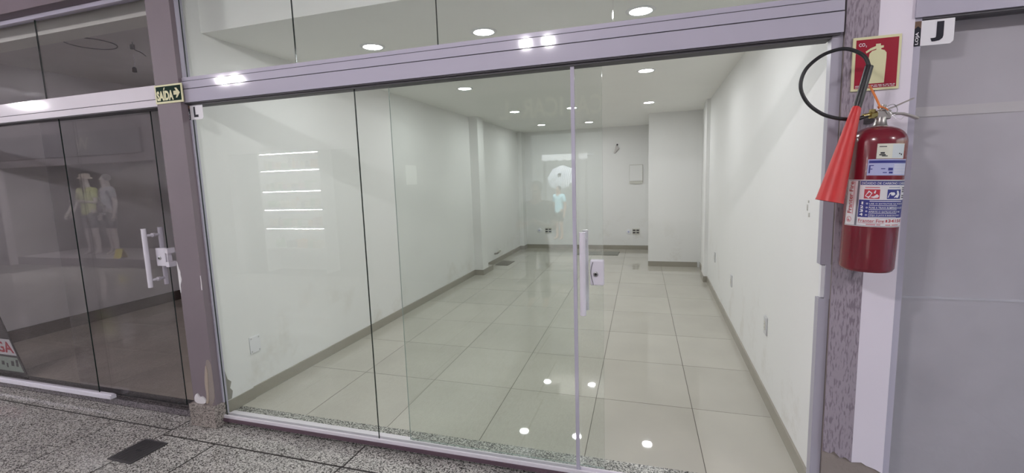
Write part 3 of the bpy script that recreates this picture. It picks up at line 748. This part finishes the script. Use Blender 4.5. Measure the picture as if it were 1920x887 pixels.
# ================================================================== LEFT SHOP (dark, to let)
LX = -3.70
struct('wall_neighbour_left', bx(LX-.15, LX, .02, 6.0, -.05, 3.1), GREY_W)
struct('wall_neighbour_back', bx(LX, -.19, 6.0, 6.15, -.05, 3.1), GREY_W)
struct('wall_neighbour_right', bx(-.205, -.19, .012, 6.0, -.05, 3.1), GREY_W)
struct('ceiling_neighbour', bx(LX, -.205, .02, 6.0, 2.92, 3.0), GREY_C)
struct('trim_10', bx(LX, -.205, .14, .30, 2.735, 2.92), mat('pale_bulkhead', (.80, .80, .72), .7, vary=.05))
nf = struct('floor_neighbour', bx(LX, -.205, .12, 6.0, -.05, -.0005), mat('neighbour_grout', (.09, .08, .07), .8))
for i in range(6):
    for j in range(9):
        x0 = -.21-.6*(i+1); y0 = .125+.66*j; x1 = -.21-.6*i
        x0 = max(x0, LX)
        if x1-x0 > .05: MB().box(x0+.0015, x1-.0015, y0+.0015, min(6, y0+.66)-.0015, -.006, .0012).build('tile', GREY_F, nf)
struct('baseboard_neighbour', MB().box(LX, LX+.012, .13, 6, 0, .135).box(LX, -.205, 5.988, 6, 0, .135), GREY_S)
struct('trim_11', bx(-6, -.226, .0, .125, -.056, .0), GRAN_DARK)
struct('trim_12', bx(-6, -.226, -.004, .012, -.044, -.002), GRAN_RISER)
lr = struct('trim_13', MB().box(-6, -1.115, -.022, .02, .0, .026).box(-6, -1.115, -.012, .012, .026, .034), WHITE_L)
lh = struct('trim_14', MB().box(-6, -.209, -.038, .06, 2.138, 2.223).box(-6, -.209, -.041, .06, 2.092, 2.1325), WHITE_F)
MB().box(-6, -.215, -.033, .058, 2.086, 2.22).build('track_groove', GROOVE, lh)
pane('window_9', LX, -1.262, -.004, .03, 2.093, GLASS_D)
for k, (a, b) in enumerate(((LX, -1.36), (-1.355, -.213))): pane('window_%d' % (10+k), a, b, -.004, 2.222, 2.775, GLASS_D)
d2 = thing('door_2', '', '', (-.99, .045, .012)); del d2['label'], d2['category']; d2['kind'] = 'structure'
pane('glass_pane', -1.555, -.422, .041, .01, 2.12, GLASS_D, EDGE, d2, clear_left=True)
handle(-.548, .045, .888, 1.30, d2, -.012, .10)
lock(-.522, -.432, 1.032, 1.160, d2)
t = MB().box(-.420, -.392, .02, .07, 1.03, 1.065).box(-.420, -.392, .02, .07, 1.125, 1.16).box(-.420, -.410, .03, .06, 1.065, 1.125).build('lock_keeper', WHITE_L, d2)
# to-let placard
t = thing('rent_placard', 'black and white ALUGA-SE placard with red letters standing inside the dark shop', 'sign', (-2.75, .10, .0))
PR = [(-3.05, .0), (-2.325, .0), (-2.60, .56), (-2.95, .56)]
def px(z): return -2.325-(z)/.56*.275
MB().prism_xz(PR, .098, .106).build('board', DARKGREY, t)
MB().prism_xz([(-3.04, .185), (px(.185)-.012, .185), (px(.325)-.012, .325), (-2.99, .325)], .096, .098).build('white_band', PAPER, t)
MB().prism_xz([(-3.04, .04), (px(.04)-.022, .04), (px(.165)-.022, .165), (-3.0, .165)], .096, .098).build('pale_band', mat('pale_green_print', (.36, .42, .36), .6), t)
mb = MB(); put_text(mb, 'ALUGA', -2.98, .205, .535, .10, lambda u, v: (u-(v-.2)*.35, .0952, v), bold=.03); mb.build('red_lettering', RED_P, t)
mb = MB()
for k in range(9):
    xx = -2.98+.066*k
    rect(mb, xx, rnd.uniform(.05, .09), xx+rnd.uniform(.02, .05), rnd.uniform(.11, .155), lambda u, v: (u, .0952, v))
mb.build('dark_print', DARKGREY, t)
# things on the dark shop's ceiling
tag(MB().tube([(-2.15+.19*math.cos(2*PI*k/36), .82+.19*math.sin(2*PI*k/36), 2.917) for k in range(36)], .005, 6, closed=True).build('ceiling_ring', DARKGREY), 'thin dark ring left by a lamp on the dark shop ceiling', 'ring')
t = thing('loose_wire', 'short bare wire with a dark connector hanging from the dark shop ceiling', 'wire', (-1.78, .93, 2.92))
MB().tube(spline([(-1.78, .93, 2.92), (-1.79, .95, 2.86), (-1.74, .97, 2.83), (-1.72, 1.0, 2.80)], 5), .004, 6).build('wire', BLACK, t)
MB().box(-1.80, -1.765, .92, .94, 2.855, 2.895).build('connector', BLACK, t)
t = thing('loose_wire', 'longer white wire with a small bulb holder hanging from the dark shop ceiling', 'wire', (-2.2, 1.22, 2.92))
MB().tube([(-2.2, 1.22, 2.92), (-2.2, 1.225, 2.84), (-2.21, 1.22, 2.79)], .003, 6).build('wire', WHITE, t)
MB().lathe([(.008, .03), (.018, .02), (.02, -.02), (.0, -.022)], 12, (-2.21, 1.22, 2.77)).build('bulb_holder', BLACK, t)

# corridor side walls further along, this side
struct('wall_facade_left', bx(-13, LX-.15, -.05, .1, -.05, 3.1), PURPLE)
struct('wall_corridor_end', bx(-13.2, -13, -4.5, .1, -.05, 3.2), GREY_W)

# ================================================================== CORRIDOR LAMPS
def corridor_lamp(x, y, label):
    t = thing('corridor_lamp', label, 'lamp', (x, y, 3.1), group='twin-bulb lamps along the corridor ceiling')
    MB().lathe([(.0, 3.07), (.10, 3.075), (.14, 3.09), (.15, 3.1)], 28, (x, y, 0)).build('ceiling_plate', WHITE, t)
    MB().tube([(x, y, 3.08), (x, y, 2.955)], .012, 10).build('stem', STEEL, t)
    for s_ in (-1, 1):
        MB().tube([(x, y, 2.97), (x+s_*.086, y, 2.94)], .015, 10).build('bulb_holder', WHITE, t)
        MB().tube([(x+s_*.085, y, 2.940), (x+s_*.095, y, 2.936), (x+s_*.118, y, 2.925), (x+s_*.14, y, 2.914), (x+s_*.15, y, 2.909)], [.014, .026, .032, .024, .006], 14).build('bulb', BULBM, t)
    return t
lp = corridor_lamp(1.66, -2.55, 'twin-bulb ceiling lamp of the corridor, its glare in the header near the door strip')
for x, l in ((-2.36, 'twin-bulb ceiling lamp of the corridor, its glare in the header beside the pillar'), (-6.35, 'twin-bulb ceiling lamp of the corridor, its glare in the dark shop header'), (5.70, 'unseen twin-bulb ceiling lamp added before the grey shopfront'), (-10.4, 'unseen twin-bulb ceiling lamp added at the far left end of the corridor')):  # last two are unseen, added at the same pitch to brighten the corridor
    c = copy_tree(lp); c.location = (x, -2.55, 3.1); c['label'] = l

# ================================================================== PEOPLE AND MANNEQUINS
def skin_mesh(name, pts, edges, root, m, parent, sub=1):
    bm = bmesh.new(); ly = bm.verts.layers.skin.verify(); vs = {}
    for k, (p, r) in pts.items():
        v = bm.verts.new(p); v[ly].radius = (r, r) if not isinstance(r, tuple) else r; vs[k] = v
        v[ly].use_root = (k == root)
    for a, b in edges: bm.edges.new((vs[a], vs[b]))
    me = bpy.data.meshes.new(name); bm.to_mesh(me); bm.free(); me.materials.append(m)
    o = bpy.data.objects.new(name, me); C.objects.link(o); o.parent = parent
    sk = o.modifiers.new('skin', 'SKIN'); sk.use_smooth_shade = True
    sb = o.modifiers.new('smooth', 'SUBSURF'); sb.levels = sb.render_levels = sub
    return o
def figure(t, skin, shirt, bottom, hair=None, lhand=(-.24, .03, .83), rhand=(.24, .03, .83), lelb=(-.245, -.03, 1.10), relb=(.245, -.03, 1.10), long_legs=False, hat=None):
    """a 1.72 m figure facing +Y in the local frame of t"""
    P = {'pelvis': ((0, 0, .95), (.145, .105)), 'waist': ((0, 0, 1.08), (.125, .095)), 'chest': ((0, 0, 1.27), (.15, .11)), 'top': ((0, -.01, 1.40), (.10, .08)),
         'neck': ((0, 0, 1.46), .058), 'jaw': ((0, .02, 1.535), (.066, .08)), 'skull': ((0, .005, 1.64), (.075, .09)), 'crown': ((0, 0, 1.70), (.045, .055)), 'nose': ((0, .108, 1.595), .010), 'face': ((0, .07, 1.60), .03)}
    Ed = [('pelvis', 'waist'), ('waist', 'chest'), ('chest', 'top'), ('top', 'neck'), ('neck', 'jaw'), ('jaw', 'skull'), ('skull', 'crown'), ('skull', 'face'), ('face', 'nose')]
    for s_, n, el, ha_ in ((-1, 'l', lelb, lhand), (1, 'r', relb, rhand)):
        P[n+'sh'] = ((s_*.165, -.01, 1.385), .058); P[n+'el'] = (el, .040); P[n+'wr'] = (ha_, .027)
        d = (Vector(ha_)-Vector(el)).normalized(); pm = Vector(ha_)+d*.06
        P[n+'pa'] = (tuple(pm), (.034, .018)); Ed += [('top', n+'sh'), (n+'sh', n+'el'), (n+'el', n+'wr'), (n+'wr', n+'pa')]
        side = d.cross(Vector((s_, 0, 0))).normalized()
        for k, ln in enumerate((.052, .062, .060, .046)):
            b = pm+side*(.024-.016*k)*1.0; tip = b+d*ln*1.25+Vector((-s_*.012, 0, 0))
            P['%sf%d' % (n, k)] = (tuple(b+d*.02), .0085); P['%sg%d' % (n, k)] = (tuple(tip), .007)
            Ed += [(n+'pa', '%sf%d' % (n, k)), ('%sf%d' % (n, k), '%sg%d' % (n, k))]
        P[n+'t1'] = (tuple(Vector(ha_)+d*.03+side*.036), .010); P[n+'t2'] = (tuple(Vector(ha_)+d*.07+side*.05), .008)
        Ed += [(n+'wr', n+'t1'), (n+'t1', n+'t2')]
        P[n+'hip'] = ((s_*.085, 0, .87), .088); P[n+'kn'] = ((s_*.095, .015, .48), .058); P[n+'ca'] = ((s_*.098, -.01, .33), .052)
        P[n+'an'] = ((s_*.10, -.02, .085), .036); P[n+'he'] = ((s_*.10, -.045, .035), .033); P[n+'to'] = ((s_*.112, .12, .028), (.04, .026))
        Ed += [('pelvis', n+'hip'), (n+'hip', n+'kn'), (n+'kn', n+'ca'), (n+'ca', n+'an'), (n+'an', n+'he'), (n+'an', n+'to')]
    skin_mesh('body', P, Ed, 'pelvis', skin, t, 2)
    S = {'z': ((0, 0, .82), (.168, .13)), 'a': ((0, 0, .95), (.16, .125)), 'b': ((0, 0, 1.08), (.145, .115)), 'c': ((0, 0, 1.27), (.168, .128)), 'd': ((0, -.01, 1.405), (.115, .09)), 'n': ((0, -.005, 1.45), .065)}
    se = [('z', 'a'), ('a', 'b'), ('b', 'c'), ('c', 'd'), ('d', 'n')]
    for s_, n, el in ((-1, 'l', lelb), (1, 'r', relb)):
        sh = Vector((s_*.168, -.01, 1.39)); S[n+'1'] = (tuple(sh), .072); S[n+'2'] = (tuple(sh.lerp(Vector(el), .72)), .062)
        se += [('d', n+'1'), (n+'1', n+'2')]
    skin_mesh('shirt', S, se, 'z', shirt, t, 2)
    B = {'o': ((0, 0, 1.04), (.135, .105)), 'p': ((0, 0, .93), (.145, .112))}; be = [('o', 'p')]
    for s_, n in ((-1, 'l'), (1, 'r')):
        B[n+'h'] = ((s_*.082, 0, .82), .094); B[n+'k'] = ((s_*.095, .01, .54), .082); be += [('p', n+'h'), (n+'h', n+'k')]
        if long_legs: B[n+'k'] = ((s_*.095, .012, .48), .07); B[n+'f'] = ((s_*.10, -.02, .10), .055); be += [(n+'k', n+'f')]
    skin_mesh('trousers' if long_legs else 'shorts', B, be, 'o', bottom, t, 2)
    if hair:
        mb = MB(); prof = []
        for k in range(8): a = k/7*PI/2; prof.append((.083*math.cos(a)+.001, 1.63+.088*math.sin(a)))
        mb.lathe([(.07, 1.58)]+prof, 20, (0, -.015, 0)).build('hair', hair, t, True)
    if hat:
        mb = MB().lathe([(.135, 1.635), (.13, 1.645), (.095, 1.675), (.09, 1.72), (.07, 1.75), (.001, 1.76)], 24).build('sun_hat', hat, t, True)
SKIN = mat('skin', (.36, .22, .16), .5); MANN = mat('mannequin_skin', (.55, .50, .49), .4); TEE = mat('white_cotton', (.70, .70, .76), .8, bump=.2)
LIME = mat('lime_cotton', (.55, .58, .28), .8, bump=.2); DKCLOTH = mat('dark_cloth', (.03, .028, .032), .8, bump=.2)
MY = -4.88; MZ = .13
t = thing('mannequin', 'mannequin in white tee, dark shorts and crossbody bag, mirrored in the dark glass', 'mannequin', (-8.95, MY, MZ), (0, 0, D(15))); t.scale = (1.07,)*3
figure(t, MANN, TEE, DKCLOTH, DKCLOTH, lhand=(-.30, .06, .86), rhand=(.30, .03, .86), lelb=(-.29, -.03, 1.12), relb=(.29, -.03, 1.12))
bar_pts = spline([(-.15, .0, 1.445), (-.05, .128, 1.30), (.06, .142, 1.16), (.15, .13, 1.04)], 5)
MB().tube(bar_pts, .011, 6).build('bag_strap', DARKGREY, t, True)
MB().box(.07, .27, .12, .19, .92, 1.08).build('bag', DARKGREY, t, True, bevel=.02)
t = thing('mannequin', 'mannequin in pale sun hat and yellow-green shirt, mirrored in the dark glass', 'mannequin', (-9.62, MY, MZ), (0, 0, D(-10))); t.scale = (1.07,)*3
figure(t, MANN, LIME, DKCLOTH, None, lhand=(-.27, .12, .90), rhand=(.16, .22, 1.16), lelb=(-.27, -.02, 1.12), relb=(.26, .06, 1.12), hat=mat('straw', (.66, .58, .52), .8, bump=.3))
t = thing('person', 'person in dark clothes standing in the corridor, mirrored in the glass as a silhouette', 'person', (1.42, -3.2, -.05), (0, 0, D(0)))
t.scale = (.92, .92, .92)
figure(t, SKIN, DKCLOTH, DKCLOTH, DKCLOTH, long_legs=True, lhand=(-.08, .26, 1.16), rhand=(.10, .26, 1.18), lelb=(-.25, .06, 1.08), relb=(.25, .06, 1.08))
MB().box(-.04, .06, .30, .312, 1.24, 1.40).build('phone', BLACK, t, True)
t = thing('person', 'person in light blue shirt out on the street, mirrored in the glass', 'person', (-.08, -12.0, -.40), (0, 0, D(30)))
figure(t, SKIN, mat('light_blue_cotton', (.38, .62, .66), .8), DKCLOTH, DKCLOTH)

# ================================================================== OPPOSITE SIDE OF THE CORRIDOR
OY = -4.3
FAS = mat('fascia_panel', (.12, .11, .12), .5); PIER = mat('opposite_pier_paint', (.30, .27, .28), .7, vary=.06)
DARKIN = mat('shop_interior_dark', (.10, .09, .09), .8)
struct('wall_opposite', MB().box(-13, -1.7, OY-.15, OY, 2.16, 3.1).box(-1.7, .75, OY-.15, OY, -.05, 3.1).box(.75, 2.5, OY-.15, OY, 2.30, 3.1).box(2.5, 9, OY-.15, OY, -.05, 3.1).box(-13, -11.4, OY-.15, OY, -.05, 2.16).box(-6.6, -4.6, OY-.15, OY, -.05, 2.16), PIER)
for nm_, bx_ in (('wall_boutique_back', (-11.4, -6.6, -6.0, -5.85, -.05, 2.5)), ('wall_boutique_left', (-11.55, -11.4, -6.0, OY-.15, -.05, 2.5)), ('wall_boutique_right', (-6.6, -6.45, -6.0, OY-.15, -.05, 2.5)), ('ceiling_boutique', (-11.4, -6.6, -5.85, OY-.15, 2.3, 2.4)),
                 ('wall_lit_shop_back', (-4.6, -1.7, -5.6, -5.5, -.05, 2.5)), ('wall_lit_shop_left', (-4.75, -4.6, -5.6, OY-.15, -.05, 2.5)), ('wall_lit_shop_right', (-1.7, -1.55, -5.6, OY-.15, -.05, 2.5)), ('ceiling_lit_shop', (-4.6, -1.7, -5.5, OY-.15, 2.3, 2.4))):
    struct(nm_, bx(*bx_), DARKIN)
struct('floor_opposite', MB().box(-4.6, -1.7, -5.5, OY-.15, -.06, -.05).box(.75, 2.5, -5.6, -4.45, -.12, -.05), GRAN_DARK)
tag(bx(-11.4, -6.6, -5.85, OY-.15, -.05, .13).build('display_platform', mat('platform_laminate', (.40, .37, .38), .5)), 'low grey window platform under the mannequins', 'platform')
t = thing('price_card', 'yellow card standing by the mannequin feet', 'card', (-8.31, -4.58, .13))
MB().prism_yz([(-4.50, .13), (-4.505, .13), (-4.58, .33), (-4.575, .33)], -8.42, -8.20).build('card_front', mat('yellow_card', (.62, .52, .08), .6), t)
MB().prism_yz([(-4.66, .13), (-4.655, .13), (-4.575, .33), (-4.58, .33)], -8.42, -8.20).build('card_back', mat('yellow_card_back', (.55, .46, .08), .6), t)
for xx, l in ((-9.3, 'slim glowing ceiling light bar in the boutique window, left mirror image'), (-8.1, 'slim glowing ceiling light bar in the boutique window, right mirror image')):
    t = thing('light_bar', l, 'light', (xx, -4.52, 2.3), group='light bars in the boutique window')
    MB().box(xx-.35, xx+.35, -4.56, -4.48, 2.255, 2.30).build('housing', WHITE, t)
    MB().box(xx-.34, xx+.34, -4.55, -4.49, 2.25, 2.255).build('diffuser', BARLIGHT, t)
# fascia signs with raised letters
def fascia(label, x0, x1, letters):
    t = thing('fascia_sign', label, 'sign', ((x0+x1)/2, OY, 2.32))
    MB().box(x0, x1, OY, OY+.05, 2.32, 2.80).build('panel', FAS, t)
    for ch, xc, wd in letters:
        mb = MB(); put_text(mb, ch, 0, 0, 1, 1, lambda u, v: (xc+wd/2-u*wd, OY+.06, 2.42+v*.27), bold=.02)
        mb.build('raised_letter', mat('letter_face', (.55, .52, .42), .5), t)
def xm(p):      # where the mirrored sight line through image column p meets the fascia
    d = cf*862.1 + cr*(p-960) - cu*(210-443.5); tt = (4.24-CAM.y)/d.y; return CAM.x+tt*d.x
fascia('dark shop fascia with pale raised letters over the passage, mirrored in the glass', .3, 3.2,
       [('C', xm(1117), .17), ('A', xm(1091), .2), ('I', xm(1052), .05), ('C', xm(1034), .17), ('A', xm(1010), .19), ('R', xm(987), .17), ('L', xm(944), .15)])
fascia('dark boutique fascia with a pale letter W, mirrored in the dark glass', -11.2, -6.8, [('W', -8.45, .42)])

# lit shelf unit across the corridor
sx0, sx1, sy = -4.23, -2.92, -4.95
t = thing('display_shelf', 'white shelf unit with five glowing LED strips, mirrored in the clear glass', 'shelf', ((sx0+sx1)/2, sy, -.05))
SH = mat('shelf_white', (.78, .78, .78), .5)
MB().box(sx0-.03, sx1+.03, sy-.03, sy, -.05, 2.25).build('back_panel', SH, t)
for s_, xx in ((-1, sx0-.03), (1, sx1)): MB().box(xx, xx+.03, sy, sy+.32, -.05, 2.25).build('side_panel', SH, t)
lv = [2.16, 1.85, 1.47, 1.13, .78]
for z in lv:
    sh = MB().box(sx0, sx1, sy, sy+.32, z, z+.03).build('shelf', SH, t)
    MB().box(sx0+.02, sx1-.02, sy+.295, sy+.305, z-.011, z-.001).build('led_strip', LED, sh)
MB().box(sx0, sx1, sy, sy+.32, .38, .41).build('shelf', SH, t)
pname = ['cream', 'orange', 'green', 'pink', 'dark', 'white']
place = ['first', 'second', 'third', 'fourth', 'fifth', 'sixth', 'seventh', 'eighth', 'ninth', 'tenth', 'eleventh', 'twelfth', 'thirteenth', 'fourteenth', 'fifteenth', 'sixteenth']
pcol = [mat('pack_'+n, c, .5) for n, c in (('cream', (.6, .52, .35)), ('orange', (.6, .3, .12)), ('green', (.2, .35, .18)), ('pink', (.55, .3, .32)), ('dark', (.06, .06, .08)), ('white', (.65, .65, .65)))]
wd = [None]
ordn = ['lowest', 'second lowest', 'middle', 'second highest', 'highest']
for li, z in enumerate([.41, .82, 1.17, 1.50, 1.88]):
    x = sx0+.06; k = 0
    while x < sx1-.14:
        wdt = rnd.uniform(.07, .13); h = rnd.uniform(.12, .2); ci = rnd.randrange(6); m_ = pcol[ci]; lab = '%%s %%s on the %s lit shelf, %s from left in the reflection' % (ordn[li], place[k])
        if rnd.random() < .4:
            r_ = wdt*.38
            o = MB().lathe([(r_*.95, z), (r_, z+.01), (r_, z+h*.65), (r_*.45, z+h*.8), (r_*.45, z+h), (0, z+h)], 12, (x+wdt/2, sy+.17, 0)).build('product_bottle', m_)
            tag(o, lab % (pname[ci], 'bottle'), 'bottle', 'bottles on the %s lit shelf' % ordn[li])
        else:
            o = MB().box(x, x+wdt-.012, sy+.08, sy+.26, z, z+h*.8).build('product_box', m_)
            tag(o, lab % (pname[ci], 'carton'), 'box', 'cartons on the %s lit shelf' % ordn[li])
        x += wdt+.01; k += 1

# passage to the street and what stands out there
struct('wall_passage', MB().box(.60, .75, -5.6, OY-.15, -.05, 3.1).box(2.5, 2.65, -5.6, OY-.15, -.05, 3.1).box(.75, 2.5, -5.6, -4.45, 2.30, 2.4), PIER)
struct('floor_street', bx(-20, 20, -30, -5.6, -.55, -.40), mat('street_paving', (.13, .125, .12), .8, vary=.1, bump=.3))
t = thing('awning', 'white scalloped awning over a street stall, mirrored as a bright strip', 'awning', (1.0, -7.2, -.4))
vp = [(.60, 2.03), (1.52, 2.03), (1.52, 1.925)]
n = 6
for k in range(n):
    a0 = 1.52-(.92)*k/n
    for j in range(1, 5):
        q = j/4; vp.append((a0-.92/n*q, 1.925-.03*math.sin(PI*q)))
MB().prism_xz(vp[::-1], -7.0, -6.985).build('valance', mat('awning_canvas', (.85, .85, .85), .7), t)
MB().prism_yz([(-7.0, 2.01), (-7.0, 2.03), (-8.2, 2.06), (-8.2, 2.04)], .60, 1.52).build('canopy', mat('canopy_canvas', (.75, .75, .78), .7), t)
for xx in (.64, 1.48): MB().tube([(xx, -7.05, -.4), (xx, -7.05, 2.02)], .025, 10).build('post', DARKGREY, t)
# striped umbrella held open towards the passage
um = thing('umbrella', 'black and white striped umbrella with a dark centre, mirrored in the glass', 'umbrella', (-.14, -12.5, 1.63), (D(-62), 0, D(8)))
ms = bpy.data.materials.new('striped_canopy'); ms.use_nodes = True; n_ = ms.node_tree; b_ = n_.nodes['Principled BSDF']; b_.inputs['Roughness'].default_value = .7
tc = n_.nodes.new('ShaderNodeTexCoord'); wv = n_.nodes.new('ShaderNodeTexWave'); wv.inputs['Scale'].default_value = 5.5; wv.bands_direction = 'X'
rp = n_.nodes.new('ShaderNodeValToRGB'); rp.color_ramp.interpolation = 'CONSTANT'; rp.color_ramp.elements[0].color = (.03, .03, .04, 1); rp.color_ramp.elements[1].position = .42; rp.color_ramp.elements[1].color = (.85, .85, .88, 1)
n_.links.new(tc.outputs['Object'], wv.inputs[0]); n_.links.new(wv.outputs['Fac'], rp.inputs[0]); n_.links.new(rp.outputs[0], b_.inputs['Base Color'])
MB().lathe([(.46, -.14), (.34, -.05), (.2, .0), (.06, .03), (.0, .035)], 8).build('canopy', ms, um, True)
MB().lathe([(.075, .028), (.07, .04), (.0, .045)], 6).build('cap', BLACK, um, True)
MB().tube([(0, 0, .08), (0, 0, -.75)], .012, 8).build('shaft', DARKGREY, um, True)
tag(bx(-16, 18, -19.4, -19, -.4, 8).build('street_facade', mat('street_wall_paint', (.16, .155, .15), .8, vary=.25)), 'tall grey facade across the street, mirrored behind the umbrella', 'wall')

# fine print too small to pick apart piece by piece
for o in C.objects:
    if o.parent and o.type == 'MESH' and (o.name.split('.')[0] in ('dark_print', 'white_print', 'black_print') or (o.name.startswith('lettering') and o.parent.name.startswith('extinguisher_sign'))):
        o['kind'] = 'stuff'
